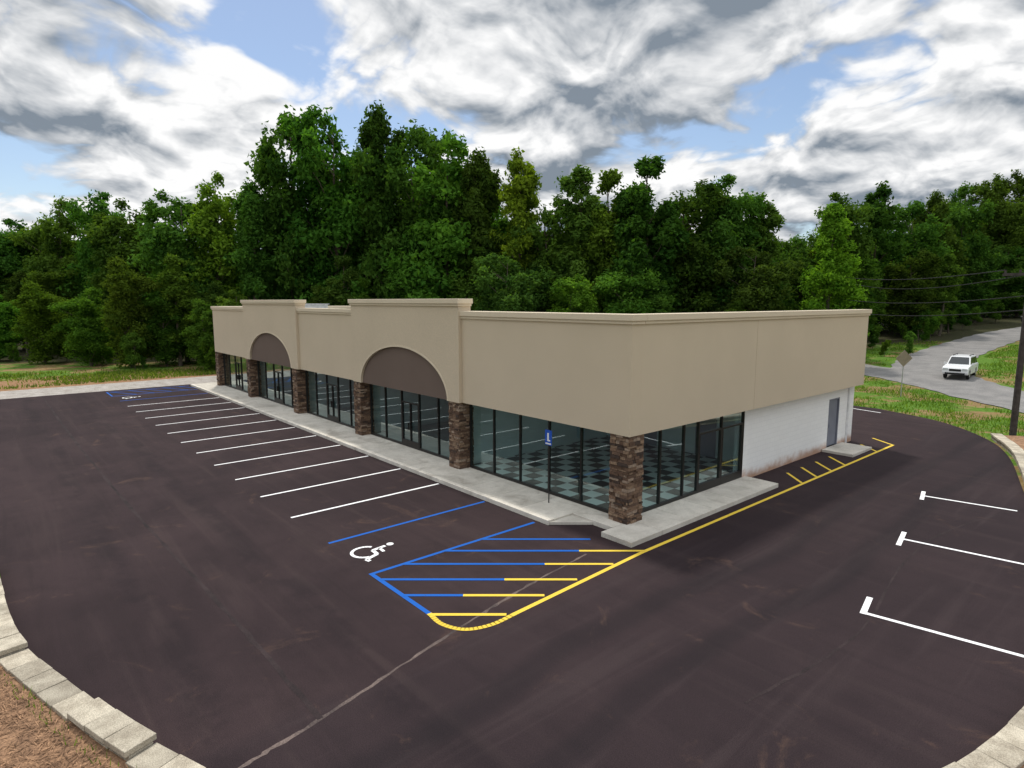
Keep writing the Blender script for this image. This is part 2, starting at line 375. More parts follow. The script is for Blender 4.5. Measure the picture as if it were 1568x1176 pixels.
# sidewalk --------------------------------------------------------------
swk=MB()
def slabs(x0,x1,y0,y1,nx_,ny_,z1=.15,a0=.35,a1=.65):
    for i in range(nx_):
        for j in range(ny_):
            a=x0+(x1-x0)*i/nx_; b=x0+(x1-x0)*(i+1)/nx_; c=y0+(y1-y0)*j/ny_; d=y0+(y1-y0)*(j+1)/ny_
            swk.box(a+.006,b-.006,c+.006,d-.006,-.1,z1,0,random.uniform(a0,a1))
slabs(-44.8,-1.9,-1.55,-1.32,14,1,.152,.75,.95); slabs(-44.8,-1.9,-1.32,.5,28,1)  # front edge strip toned lighter: its sunlit look is put into the colour
slabs(-1.9,-.2,-.45,.5,1,1); slabs(-.2,.95,-1.0,.5,1,1); slabs(-.45,.95,.5,7.9,1,5)
swk.prism([(-1.9,-1.5),(-1.0,-.46),(-1.9,-.46)],'z',0,.10,0,.3)
swk.box(-.38,1.0,14.9,17.2,-.1,.12,0,.4)
swk.obj('sidewalk',[M_conc],bevel=.012)

# ------------------------------------------------------------------ building
bld=empty('commercial_building')
X0=-42.8; YB=18.4; HB=2.93; HT=6.63
f=MB()
f.box(X0,0,0,.5,HB,HT-.3)
f.box(-.5,0,.502,7.49,HB,HT-.3); f.box(-.5,0,7.51,YB,HB,HT-.3)
f.box(-.49,-.012,7.48,7.52,HB+.002,HT-.31)
f.box(X0,X0+.4,.502,YB,0,HT-.3); f.box(X0+.4,-.502,YB-.4,YB-.002,0,6.15)
f.obj('fascia_walls',[M_stucco],bld)
c=MB()
c.box(X0-.1,.1,-.1,.6,HT-.20,HT); c.box(X0-.055,.055,-.055,.555,HT-.30,HT-.20)
c.box(-.5,.1,.602,YB+.1,HT-.2,HT-.001); c.box(-.5,.055,.56,YB+.055,HT-.3,HT-.201)
c.box(X0-.1,X0+.4,.602,YB,HT-.2,HT-.001)
R=[(-17.8,-8.5,-16.95,-9.35),(-34.7,-25.05,-33.75,-26.15)]
for x0,x1,a0,a1 in R:
    cx=(a0+a1)/2; ra=(a1-a0)/2; rb=2.02
    arcp=[(cx-ra*math.cos(t),HB+rb*math.sin(t)) for t in np.linspace(0,math.pi,37)]
    p=MB(); top=6.82; ya,yb=-.16,-.002; n=len(arcp)
    V=[];F=[]
    for u,v in arcp: V+=[(u,ya,v),(u,ya,top),(u,yb,v),(u,yb,top)]
    for i in range(n-1):
        a=4*i;b=4*(i+1); F+=[(a,b,b+1,a+1),(a+2,a+3,b+3,b+2),(a,a+2,b+2,b),(a+1,b+1,b+3,a+3)]
    o=len(V); V+=[(x0,ya,HB),(x0,ya,top),(x0,yb,HB),(x0,yb,top),(x1,ya,HB),(x1,ya,top),(x1,yb,HB),(x1,yb,top)]
    F+=[(o,0,1,o+1),(o+2,o+3,3,2),(o,o+2,2,0),(o,o+1,o+3,o+2)]
    e=4*(n-1); F+=[(e,o+4,o+5,e+1),(e+2,e+3,o+7,o+6),(e,e+2,o+6,o+4),(o+4,o+6,o+7,o+5)]
    p.add(V,F); p.box(x0+.003,x1-.003,.003,.45,HT-.02,top)
    p.obj('raised_parapet',[M_stucco],bld)
    q=MB(); q.add([(u,-.05,v) for u,v in arcp],[tuple(range(n))]); q.obj('arch_panel',[M_taupe],bld)
    q=MB()
    for i in range(n-1):
        (u0,v0),(u1,v1)=arcp[i],arcp[i+1]
        def sc_(u,v,k): return (cx+(u-cx)*k,HB+(v-HB)*(1+(k-1)*1.7))
        a_,b_=sc_(u0,v0,1.0),sc_(u1,v1,1.0); c_,d_=sc_(u1,v1,1.022),sc_(u0,v0,1.022)
        q.add([(a_[0],-.175,a_[1]),(b_[0],-.175,b_[1]),(c_[0],-.175,c_[1]),(d_[0],-.175,d_[1]),(a_[0],-.15,a_[1]),(b_[0],-.15,b_[1]),(c_[0],-.15,c_[1]),(d_[0],-.15,d_[1])],[(0,1,2,3),(0,4,5,1),(3,2,6,7)])
    q.obj('arch_trim',[M_corn],bld)
    c.box(x0-.1,x1+.1,-.27,.5,6.92,7.12); c.box(x0-.05,x1+.05,-.22,.47,6.82,6.92)
c.obj('cornice',[M_corn],bld,bevel=.015)
r=MB(); r.box(X0+.4,-.5,.5,YB-.4,5.7,5.85); r.obj('roof',[M_roof],bld)
r=MB(); r.box(-38.5,-36.3,5,7,5.85,6.78); r.box(-38.6,-36.2,4.9,7.1,6.78,6.84)
for k in range(8): r.box(-38.3,-36.5,4.95,5.0,5.95+.1*k,6.0+.1*k)
r.obj('rooftop_air_conditioner',[M_metal],bld)
w=MB(); w.box(-.6,-.4,7.62,15.45,0,HB-.001); w.box(-.6,-.4,16.65,YB-.01,0,HB-.001); w.box(-.6,-.4,15.452,16.648,2.42,HB-.002)
w.obj('white_block_wall',[M_block],bld)
d=MB(); d.box(-.55,-.46,15.53,16.57,.12,2.36); d.box(-.57,-.39,15.452,15.53,.0,2.418); d.box(-.57,-.39,16.57,16.648,.0,2.418); d.box(-.57,-.39,15.53,16.57,2.36,2.418)
d.box(-.46,-.40,15.62,15.66,1.05,1.2)
d.obj('service_door',[M_door],bld,bevel=.005)
cols=[(-.76,-.05,.05,.76),(-9.3,-8.6,-.1,.6),(-17.85,-17.15,-.1,.6),(-26.1,-25.4,-.1,.6),(-34.7,-34.0,-.1,.6),(-42.8,-42.1,.03,.7)]
for (x0,x1,y0,y1) in cols:
    m=MB(); m.box(x0+.04,x1-.04,y0+.04,y1-.04,0,HB-.003,0,.45)
    z=.02
    while z<HB-.06:
        h=random.uniform(.05,.12); z1=min(z+h,HB-.006)
        for side in range(4):
            L0,L1=(x0,x1) if side<2 else (y0,y1)
            cuts=[L0-random.uniform(0,.015)]
            while cuts[-1]<L1-.25: cuts.append(cuts[-1]+random.uniform(.14,.38))
            if L1-cuts[-1]<.1 and len(cuts)>1: cuts.pop()
            cuts.append(L1+random.uniform(0,.015))
            for a,b in zip(cuts[:-1],cuts[1:]):
                pr=random.uniform(-.012,.045); cc=random.random()
                if side==0: m.box(a,b-.007,y0-pr,y0+.06,z,z1-.010,0,cc)
                if side==1: m.box(a,b-.007,y1-.06,y1+pr,z,z1-.010,0,cc)
                if side==2: m.box(x0-pr,x0+.06,a,b-.007,z,z1-.010,0,cc)
                if side==3: m.box(x1-.06,x1+pr,a,b-.007,z,z1-.010,0,cc)
        z=z1
    m.obj('stone_column',[M_stone],bld)
fr=MB(); gl=MB()
bays=[(-8.56,-.8),(-17.1,-9.34),(-25.35,-17.9),(-33.95,-26.15),(-42.05,-34.75)]
yg=.45; z0=.15; z1=HB-.004
for bi,(a,b) in enumerate(bays):
    n=5; st=(b-a)/n
    for k in range(n):
        t=random.uniform(-.004,.004); gl.add([(a+k*st,yg+t,z0),(a+(k+1)*st,yg-t,z0),(a+(k+1)*st,yg-t,z1),(a+k*st,yg+t,z1)],[(0,1,2,3)])
    fr.box(a,b,yg-.051,yg+.051,z0,z0+.10); fr.box(a,b,yg-.051,yg+.051,z1-.06,z1)
    for k in range(n+1):
        x=a+k*st; x=min(max(x,a+.03),b-.03)
        fr.box(x-.026,x+.026,yg-.054,yg+.054,z0+.10,z1-.06)
    if bi>0:
        x=a+2*st; x2=a+3*st
        fr.box(x+.03,x2-.03,yg-.05,yg+.05,2.25,2.31); fr.box((x+x2)/2-.03,(x+x2)/2+.03,yg-.052,yg+.052,z0+.1,2.249)
        fr.box(x+.03,x+.09,yg-.056,yg+.05,z0+.1,2.249); fr.box(x2-.09,x2-.03,yg-.056,yg+.05,z0+.1,2.249)
        fr.box(x+.1,x2-.1,yg-.057,yg+.05,z0+.101,z0+.32)
        for s in (-.09,.06): fr.box((x+x2)/2+s,(x+x2)/2+s+.03,yg-.12,yg-.06,1.0,1.35)
xg=-.45; a,b=.8,7.6
ycut=(.83,2.2,3.56,4.46,6.0,7.57)
for ya_,yb_ in zip(ycut[:-1],ycut[1:]):
    t=random.uniform(-.004,.004); gl.add([(xg+t,ya_,z0),(xg-t,yb_,z0),(xg-t,yb_,z1),(xg+t,ya_,z1)],[(0,1,2,3)])
fr.box(xg-.051,xg+.051,a,b,z0,z0+.1); fr.box(xg-.051,xg+.051,a,b,z1-.06,z1)
for y in ycut: fr.box(xg-.054,xg+.054,y-.028,y+.028,z0+.1,z1-.06)
fr.box(xg-.05,xg+.05,4.49,7.54,2.28,2.35)
for y in (4.52,5.95,6.06,7.48): fr.box(xg-.05,xg+.056,y-.03,y+.03,z0+.1,2.279)
fr.box(xg-.05,xg+.057,4.56,5.92,z0+.101,z0+.3); fr.box(xg-.05,xg+.057,6.09,7.45,z0+.101,z0+.3)
fr.obj('storefront_frames',[M_frame],bld); gl.obj('storefront_glass',[M_glass],bld,recalc=False)
it=MB(); YI=9.5
it.box(X0+.4,-.6,.5,YI,.05,.148,1); it.box(X0+.4,-.6,.5,YI+.2,3.0,3.1,0)
it.box(X0+.4,-.6,YI,YI+.2,.15,3.0,0)
for x in (-8.95,-17.5,-25.75,-34.35): it.box(x-.08,x+.08,.7,YI,.15,3.0,0)
it.box(-.8,-.62,7.62,YI,.15,3.0,0)
it.obj('interior_walls',[M_inwall,M_infloor],bld)
t=MB(); t.add([(-8.86,.52,.156),(-.5,.52,.156),(-.5,YI-.01,.156),(-8.86,YI-.01,.156)],[(0,1,2,3)]); t.obj('checkered_floor',[M_check],bld)
it=MB()
it.box(-15.5,-12.0,5.2,5.9,.15,1.1,0,.5); it.box(-15.6,-11.9,5.1,6.0,1.1,1.14,0,.5)
it.obj('interior_counter',[M_inwall],bld)
it=MB()
for (x,w_) in ((-6.3,1.0),(-3.2,1.0),(-14.0,1.0),(-22.5,1.0),(-29,1.0),(-39,1.0)):
    it.box(x-w_/2,x+w_/2,YI-.05,YI-.004,.16,2.25)
it.obj('interior_doors',[M_door],bld)
t=MB(); t.box(-.395,-.33,17.6,17.7,0,HB); t.obj('downspout',[M_signwhite],bld)

# ------------------------------------------------------------------ retaining wall and beds
rw=MB()
path=catmull([(4.3,24.6),(5.9,20.6),(7.6,13.9),(9.2,8),(10.1,2.5),(10.2,-1),(9.6,-4.8),(7.9,-8.5),(5.2,-11.5),(1.8,-13.15),(-1.2,-14.1),(-4.2,-14.8),(-9.6,-15.05)],40)
path=np.array(path); seg=np.linalg.norm(np.diff(path,axis=0),axis=1); cum=np.concatenate([[0],np.cumsum(seg)])
Ltot=cum[-1]; s=0
while s<Ltot-.62:
    l=random.uniform(.55,.62)
    a=np.array([np.interp(s,cum,path[:,i]) for i in (0,1)]); b=np.array([np.interp(s+l,cum,path[:,i]) for i in (0,1)])
    d=(b-a)/np.linalg.norm(b-a); n=np.array([-d[1],d[0]]); cc=(a+b)/2+n*random.uniform(-.012,.012)
    base=.40 if s>Ltot-6.5 else (.27 if s>Ltot-9.5 else (.40 if s>Ltot-11.5 else .27))
    zt=base+random.uniform(-.006,.006)
    rw.obox(cc,d,n,l-.012,.48,zt-.10,zt,0,random.uniform(.2,.8))
    zz=-.1
    while zz<zt-.11:
        z2=min(zz+.16,zt-.101); rw.obox(cc,d,n,l-.02,.38+random.uniform(-.01,.01),zz,z2-.005,0,random.uniform(.1,.5)); zz=z2
    s+=l
rw.obj('retaining_wall',[M_cap],bevel=.012)
def offs(P,o):
    P=np.array(P); out=[]
    for i in range(len(P)):
        d=P[min(i+1,len(P)-1)]-P[max(i-1,0)]; d=d/np.linalg.norm(d); n=np.array([-d[1],d[0]]); out.append(P[i]+n*o)
    return np.array(out)
sub=path[::8]
tst=offs(sub,1.0); mid=len(sub)//2
sg_=-1 if (tst[mid]-sub[mid])@(sub[mid]-np.array((-10,5)))<0 else 1
mbd=MB(); rings=[offs(sub,sg_*k) for k in (.17,1.2,3.5,7)]
zs=[.2,.24,.22,-.06]; V=[]
for k,rg in enumerate(rings):
    for q in rg: V.append((q[0],q[1],zs[k]+ (rng.normal(0,.02) if k in(1,2) else 0)))
m_=len(sub)
mbd.add(V,[(k*m_+i,k*m_+i+1,(k+1)*m_+i+1,(k+1)*m_+i) for k in range(3) for i in range(m_-1)])
mbd.obj('planting_bed',[M_straw])
def blades(name,P,hmin,hmax,wid,mat,flat=False,col=(1,1,1,1)):
    P=np.array(P); n=len(P); ang=rng.uniform(0,2*np.pi,n); h=rng.uniform(hmin,hmax,n)
    dv=np.stack([np.cos(ang),np.sin(ang),np.zeros(n)],1)
    if flat: up=np.stack([-np.sin(ang),np.cos(ang),rng.uniform(-.05,.35,n)],1)*h[:,None]
    else: up=np.stack([rng.normal(0,.35,n),rng.normal(0,.35,n),np.ones(n)],1)*h[:,None]
    a=P-dv*wid/2; b=P+dv*wid/2; c_=P+up
    v=np.stack([a,b,c_],1).reshape(-1,3)
    me=bpy.data.meshes.new(name); me.from_pydata(v.tolist(),[],np.arange(3*n).reshape(-1,3).tolist()); me.materials.append(mat)
    at=me.attributes.new('clump','FLOAT','FACE'); at.data.foreach_set('value',rng.random(n))
    o=bpy.data.objects.new(name,me); COL.objects.link(o); o.color=col; return o
pts=[]
idx=[i for i in range(len(sub)) if sub[i][0]<4 and sub[i][1]<-9]
o1=offs(sub,sg_*1.)-sub
for _ in range(9000):
    i=random.choice(idx); k=random.uniform(.25,2.6); q=sub[i]+o1[i]*k+rng.normal(0,.25,2)
    if np.min(np.linalg.norm(path-q,axis=1))<.27: continue
    if (q-sub[i])@o1[i]<0: continue
    pts.append((q[0],q[1],.235))
blades('straw_litter',pts,.08,.28,.02,M_straw,True)
blades('weeds',[p for p in pts if np.min(np.linalg.norm(path-np.array(p[:2]),axis=1))<.5 and random.random()<.3],.06,.18,.02,M_grassb,col=(1.5,1.3,1.1,1))
def inpoly(x,y,P):
    ins=False; j=len(P)-1
    for i in range(len(P)):
        if ((P[i][1]>y)!=(P[j][1]>y)) and x<(P[j][0]-P[i][0])*(y-P[i][1])/(P[j][1]-P[i][1])+P[i][0]: ins=not ins
        j=i
    return ins
rc=np.array(road_c); sdc=np.array(side_c)
from mathutils import noise as mn
pts=[]
for _ in range(60000):
    x=random.uniform(-16,9); y=random.uniform(21,78)
    if y<31 and x<6 and inpoly(x,y,lot): continue
    q=np.array((x,y))
    if np.min(np.linalg.norm(path-q,axis=1))<.4: continue
    if np.min(np.linalg.norm(rc-q,axis=1))<3.5 or np.min(np.linalg.norm(sdc-q,axis=1))<3.1: continue
    if mn.noise(Vector((x*.35,y*.35,0)))+random.gauss(0,.12)>.12: continue
    pts.append((x,y,H(x,y)-.03))
blades('grass',pts,.08,.28,.06,M_grassb,col=(1.7,1.35,1.2,1))
pts=[]
for _ in range(26000):
    x=random.uniform(-66,-52.5); y=random.uniform(-34,18)
    if mn.noise(Vector((x*.2,y*.12,3)))+random.gauss(0,.2)-(x+59)*.05>.05: continue
    pts.append((x,y,-.03))
blades('grass',pts,.08,.35,.10,M_grassb,col=(1.6,1.2,1.2,1))

# ------------------------------------------------------------------ trees
def tree_mesh(name,seed,Ht,Wd,base,kind,nclump,nleaf,ls):
    r=np.random.default_rng(seed); m=MB()
    lean=r.normal(0,.3,2); tp=[]
    for t in np.linspace(0,.93,9): tp.append((lean[0]*t*2+r.normal(0,.08),lean[1]*t*2+r.normal(0,.08),Ht*t*.97-.2))
    r0=Ht*.012+.05; m.tube(tp,[r0*(1-.9*t)+.02 for t in np.linspace(0,1,9)],8,0)
    C=[];Rr=[]
    ph=r.uniform(0,6.28,6)
    nlead={'tall':4,'oval':6,'cone':1,'bush':5,'spire':2}[kind]
    L=[(0,0,1.)]; a0=r.uniform(0,6.28)
    for i in range(nlead-1):
        a=a0+i*2.4+r.uniform(-.4,.4); q=Wd*r.uniform(.14,.28); L.append((q*math.cos(a),q*math.sin(a),r.uniform(.78,.97)))
    for i in range(nclump):
        lx,ly,lh=L[r.integers(len(L))] if kind!='cone' else L[0]
        t=r.random()**.75
        if kind=='oval': prof=math.sin(math.pi*(t*.80+.10))**.6*.68
        elif kind=='tall': prof=(.60+.30*math.sin(math.pi*t**.8))*(1-max(0,t-.5)/.5*.85)**.8*.78
        elif kind=='cone': prof=(1-t)**.75*(1 if t>.08 else .7)+.05
        elif kind=='spire': prof=(1-t)**.6*.85+.10
        else: prof=math.sqrt(max(.02,1-t*t))*.8
        a=r.uniform(0,2*math.pi)
        lob=1+.18*math.sin(2*a+ph[0]+t*5)+.14*math.sin(3*a+ph[1]-t*9)+.14*math.sin(t*19+ph[2]+a)
        rad=Wd/2*prof*lob*(r.random()**.45)
        z=Ht*lh*(base+(1-base)*t)
        k=t**.6
        C.append((rad*math.cos(a)+lx*k+lean[0]*t,rad*math.sin(a)+ly*k+lean[1]*t,z)); Rr.append(Wd*r.uniform(.055,.115)*(.8+.4*(1-t)))
    C=np.array(C);Rr=np.array(Rr)
    keep=[]
    for i in range(nclump):
        dd=np.linalg.norm(C-C[i],axis=1); keep.append((dd<Wd*.17).sum()>=5 or kind=='cone')
    C=C[keep];Rr=Rr[keep]; nclump=len(C)
    for i in r.choice(nclump,min(nclump,28),replace=False):
        c_=C[i]; zt=max(Ht*base*.6,c_[2]-np.hypot(c_[0],c_[1])*.8-.5); k=min(.9,zt/Ht)
        st=np.array((lean[0]*k*2,lean[1]*k*2,zt)); mid=(st+c_)/2+np.array((0,0,.25))+r.normal(0,.15,3)
        rr=r0*.35*(1-k*.6); m.tube([tuple(st),tuple(mid),tuple(c_)],[rr,rr*.6,rr*.2],5,0)
    # keep trunk tip inside the crown
    nb=len(m.f)
    tot=nclump*nleaf
    ci=np.repeat(np.arange(nclump),nleaf)
    d=r.normal(size=(tot,3)); d/=np.linalg.norm(d,axis=1)[:,None]
    rad=r.random(tot)**.5*Rr[ci]*r.uniform(.7,1.5,tot)
    P=C[ci]+d*rad[:,None]*np.array((1.15,1.15,1.0)); P[:,2]-= (np.hypot(d[:,0],d[:,1])*rad)*.15
    nrm=d*.6+np.array((0,0,.5))+r.normal(0,.6,(tot,3)); nrm/=np.linalg.norm(nrm,axis=1)[:,None]
    u=np.cross(nrm,r.normal(size=(tot,3))); u/=np.linalg.norm(u,axis=1)[:,None]; w_=np.cross(nrm,u)
    s_=ls*r.uniform(.55,1.4,tot)[:,None]
    drop=nrm*s_*.15
    V=np.stack([P-u*s_*.62,P+w_*s_*.34-drop,P+u*s_*.62,P-w_*s_*.34-drop],1).reshape(-1,3)
    nv0=len(m.v); vv=np.array(m.v); vv[:,2]=np.minimum(vv[:,2],C[:,2].max())
    allv=np.concatenate([vv,V])
    faces=m.f+(np.arange(tot*4).reshape(-1,4)+nv0).tolist()
    me=bpy.data.meshes.new(name); me.from_pydata(allv.tolist(),[],faces)
    me.materials.append(M_bark); me.materials.append(M_leaf)
    mi=np.ones(len(faces),dtype=np.int32); mi[:nb]=0; me.polygons.foreach_set('material_index',mi)
    cl=r.random(nclump); at=me.attributes.new('clump','FLOAT','FACE')
    val=np.full(len(faces),.5,dtype=np.float32); val[nb:]=np.clip(cl[ci]*.6+r.random(tot)*.4,0,1); at.data.foreach_set('value',val)
    zmax=allv[:,2].max()
    me.update(); return (me,zmax)
PH=20.
protos={
 'tall':[tree_mesh('tall_tree_mesh',11+i,PH,9.0,.10,'tall',190,130,.36) for i in range(4)],
 'oval':[tree_mesh('oval_tree_mesh',31+i,PH,12.,.08,'oval',210,130,.38) for i in range(5)],
 'cone':[tree_mesh('cone_tree_mesh',51,PH,9.,.10,'cone',150,130,.36)],
 'spire':[tree_mesh('spire_tree_mesh',71+i,PH,8.5,.10,'spire',190,120,.36) for i in range(2)],
 'bush':[tree_mesh('bush_mesh',61+i,PH,20.,.02,'bush',80,140,1.1) for i in range(2)]}
def tree(name,x,y,h,kind='oval',wid=1.,col=(1,1,1,1),parent=None):
    me,zm=random.choice(protos[kind]); o=bpy.data.objects.new(name,me); COL.objects.link(o)
    s=h/zm; o.location=(x,y,H(x,y)-.1); o.scale=(s*wid,s*wid,s); o.rotation_euler=(0,0,random.uniform(0,6.28)); o.color=col
    if parent: o.parent=parent
    return o
hero=[(-103,-9.6,19,'oval'),(-93,-5.5,21.3,'oval'),(-85.6,-1.4,21.3,'oval'),(-80.3,1.7,20,'oval'),(-67.9,3.8,19.8,'oval'),(-65.4,6.7,22,'oval'),(-60.7,9.1,20.5,'tall'),
(-61.3,14.4,29.5,'oval'),(-56.3,17.2,28.7,'oval'),(-51.1,20,28.9,'tall'),(-48.6,23,26.8,'oval'),(-45.5,25,25,'oval'),(-41.4,26.7,23.3,'tall'),(-38,29.1,23,'spire'),
(-35.8,31.7,18.5,'oval'),(-33.3,33,21,'spire'),(-31.1,35.5,20.6,'tall'),(-27.7,37.9,21.7,'tall'),(-26.2,42.7,19.8,'oval'),(-24.3,46.4,20,'oval'),(-22.3,50.3,18.3,'spire'),(-22.5,57,14,'oval'),
(-21.8,69.2,19.5,'oval'),(-20.5,78.3,21.2,'spire'),(-19.1,87.5,19,'oval'),(-18.7,95.7,21,'tall'),(-18.9,110.7,23.5,'oval'),(-18.2,126.8,25.5,'oval'),(-16.2,140,27.5,'oval')]
tint={5:(1.6,1.2,.8,1),13:(1.8,1.4,.8,1),0:(.9,1.0,1.1,1),8:(.95,1.05,.9,1),16:(1.3,1.2,.9,1),11:(1.2,1.15,.9,1)}
for i,(x,y,h,k) in enumerate(hero):
    tree('deciduous_tree',x,y,h,k,random.uniform(.85,1.1)*(20/h)**.3,tint.get(i,(1,1,1,1)))
tree('young_poplar_tree',-14.9,50.5,16.3,'cone',.95,(1.9,1.6,.9,1))
tree('young_poplar_tree',-17.5,57.5,15,'spire',1.1,(1.4,1.35,.9,1))
tree('small_tree',-65.2,-2.3,12,'oval',1.0,(1.3,1.2,1,1)); tree('small_tree',-76.3,-9,9.5,'oval',1.3,(1.5,1.4,1,1))
tree('small_tree',-56.5,3.0,7.5,'oval',1.2,(1.2,1.15,1,1)); tree('small_tree',-70,-5.5,8.8,'oval',1.3,(1.3,1.3,1,1))
tree('small_tree',-84,-13,8,'oval',1.4,(1.3,1.3,1,1)); tree('small_tree',-1.2,81,13,'oval',.9,(1.3,1.3,1,1)); tree('small_tree',4,96,14,'oval',1,(1.2,1.2,1,1))
forest=empty('background_forest')
for i,(x,y,h,k) in enumerate(hero):
    for j in range(2):
        dd=(j+1)*8+random.uniform(-2,2)
        px=x-.68*dd+random.uniform(-4,4); py=y+.72*dd+random.uniform(-4,4)
        if i==21: h=13
        tree('forest_tree',px,py,h*random.uniform(.72,.88),random.choice(['oval','tall','oval']),1.15,(1,1,1,1),forest)
    for j in range(2):
        px=x+.55*random.uniform(2,5)+random.uniform(-3,3); py=y-.6*random.uniform(2,5)+random.uniform(-3,3)
        if x>-21 and px>-14: px=-14.5
        if -46<px<1 and py<23: py=24+random.random()*2
        b_=random.uniform(.85,1.4)
        tree('understorey_tree',px,py,random.uniform(6,13.5),random.choice(['oval','spire','tall','oval']),1.2,(b_,b_*.97,1,1),forest)
P_=catmull([(-108,-22),(-90,-14),(-76,-6),(-62,-1),(-54,8),(-47,20.5),(-33,29),(-23,40),(-17.5,52),(-16,68),(-15,88),(-14.5,110),(-13,135)],6)
for i in range(55):
    q=P_[int(i/54*(len(P_)-1))]; b_=random.uniform(.9,1.6); tree('shrub',q[0]+random.gauss(0,1.3),q[1]+random.gauss(0,1.3),random.uniform(1.6,4.2),'bush',.8,(b_,b_,1,1),forest)
for k in range(36):
    x=random.uniform(-150,-100); y=random.uniform(-60,15); tree('forest_tree',x,y,random.uniform(14,19),'oval',1.2,(1,1,1,1),forest)
for k in range(12):
    tree('forest_tree',random.uniform(0,40),random.uniform(100,160),random.uniform(15,22),'oval',1.1,(1,1,1,1),forest)
for k in range(16):
    tree('forest_tree',-66+k*3.6+random.uniform(-3,3),54+k*4.5+random.uniform(-6,6),random.uniform(13,16),'oval',1.4,(1,1,1,1),forest)

# ------------------------------------------------------------------ signs, poles
s=empty('warning_sign',(-3.85,37,0)); m=MB(); m.tube([(0,0,-.05),(0,0,3.45)],.035,8); m.obj('post',[M_metal],s)
m=MB(); dvx,dvy=.66,.75; hw=.62
m.add([(0,0,2.85-hw),(hw*dvx,hw*dvy,2.85),(0,0,2.85+hw),(-hw*dvx,-hw*dvy,2.85)],[(0,1,2,3)])
o=m.obj('sign_panel',[M_signback],s); so=o.modifiers.new('s','SOLIDIFY'); so.thickness=.02; o.location=(.03,-.05,0)
s=empty('accessible_parking_sign',(-3.15,-.3,.15)); m=MB(); m.tube([(0,0,0),(0,0,2.55)],.022,8); m.obj('post',[M_frame],s)
m=MB(); m.box(-.16,.16,-.05,-.035,2.03,2.55,0); m.box(-.05,.03,-.053,-.05,2.20,2.45,1); m.box(-.05,.09,-.0535,-.05,2.17,2.22,1); m.box(-.13,.13,-.0532,-.05,2.06,2.11,1); m.obj('sign_panel',[M_signblue,M_signwhite],s)
s=empty('utility_pole',(4.85,25.3,0)); m=MB(); m.tube([(0,0,-.2),(0,0,4.5),(0,0,9.2)],[.16,.14,.11],12); m.obj('pole',[M_pole],s)
m=MB(); m.box(-1.1,1.1,-.06,.06,8.3,8.44)
for q in (-1,-.4,.4,1): m.tube([(q,0,8.44),(q,0,8.6)],.05,8)
m.obj('crossarm',[M_pole],s)
m=MB()
for (a,b,sag) in (((3.85,25.3,8.6),(-24,66,11.2),.9),((5.85,25.3,8.6),(-21,68,9.8),1.1),((4.85,25.3,7.3),(-22,62,8.2),.8),((4.85,25.3,6.6),(-20,60,6.6),.7)):
    pt=[]
    for t in np.linspace(0,1,24):
        q=np.array(a)*(1-t)+np.array(b)*t; q[2]-=sag*4*t*(1-t); pt.append(tuple(q))
    m.tube(pt,.026,5,cap=False)
m.obj('power_lines',[M_black])
s=empty('lamp_post',(-3.4,74,H(0,74))); m=MB(); m.tube([(0,0,-.1),(0,0,.5),(0,0,.55),(0,0,3.0)],[.12,.11,.07,.06],10); m.obj('post',[M_black],s)
m=MB(); m.tube([(0,0,3.0),(0,0,3.08),(0,0,3.55),(0,0,3.6),(0,0,3.8)],[.08,.16,.24,.30,.03],6); m.obj('lantern',[M_black],s)

# ------------------------------------------------------------------ car
car=empty('parked_suv',(-3.3,50,H(0,50)-.03),math.radians(-86))
def arcx(cx,r,z=.38): return [(cx+r*math.cos(t),z+r*math.sin(t)) for t in np.linspace(math.pi,0,9)]
prof=[(-2.3,.42)]+[p for p in arcx(-1.4,.45)]+[p for p in arcx(1.45,.45)]+[(2.28,.40),(2.36,.55),(2.34,.88),(2.2,1.04),(1.2,1.16),(-2.25,1.18),(-2.36,.95),(-2.36,.55)]
m=MB(); m.prism(prof,'y',-.92,.92); m.obj('body',[M_carpaint],car,bevel=.05)
bt=[(-2.3,-.85,1.15),(1.15,-.85,1.15),(1.15,.85,1.15),(-2.3,.85,1.15)]; tpv=[(-2.1,-.70,1.84),(.40,-.70,1.84),(.40,.70,1.84),(-2.1,.70,1.84)]
m=MB(); m.add(bt+tpv,[(0,1,2,3),(4,5,6,7),(0,1,5,4),(1,2,6,5),(2,3,7,6),(3,0,4,7)]); m.obj('cabin',[M_carpaint],car,bevel=.05)
m=MB()
def panel(A,B_,C_,D,u0,u1,v0,v1,off=.012):
    A,B_,C_,D=[Vector(q) for q in (A,B_,C_,D)]
    nn=(B_-A).cross(D-A).normalized(); cen=(A+B_+C_+D)/4
    if nn.dot(cen-Vector((-.8,0,1.2)))<0: nn=-nn
    def at(u,v): return (A*(1-u)+B_*u)*(1-v)+(D*(1-u)+C_*u)*v+nn*off
    m.add([at(u0,v0),at(u1,v0),at(u1,v1),at(u0,v1)],[(0,1,2,3)])
for sgn in (0,1):
    A,B_,C_,D=(bt[0],bt[1],tpv[1],tpv[0]) if sgn==0 else (bt[3],bt[2],tpv[2],tpv[3])
    panel(A,B_,C_,D,.05,.27,.12,.86); panel(A,B_,C_,D,.30,.60,.12,.86); panel(A,B_,C_,D,.63,.93,.12,.86)
panel(bt[1],bt[2],tpv[2],tpv[1],.06,.94,.08,.9); panel(bt[0],bt[3],tpv[3],tpv[0],.1,.9,.15,.85)
m.obj('windows',[M_carglass],car)
m=MB()
m.box(2.345,2.37,-.42,.42,.68,.88,0); m.box(2.36,2.39,-.7,.7,.42,.56,0)
m.box(2.28,2.352,-.86,-.5,.72,.92,1); m.box(2.28,2.352,.5,.86,.72,.92,1)
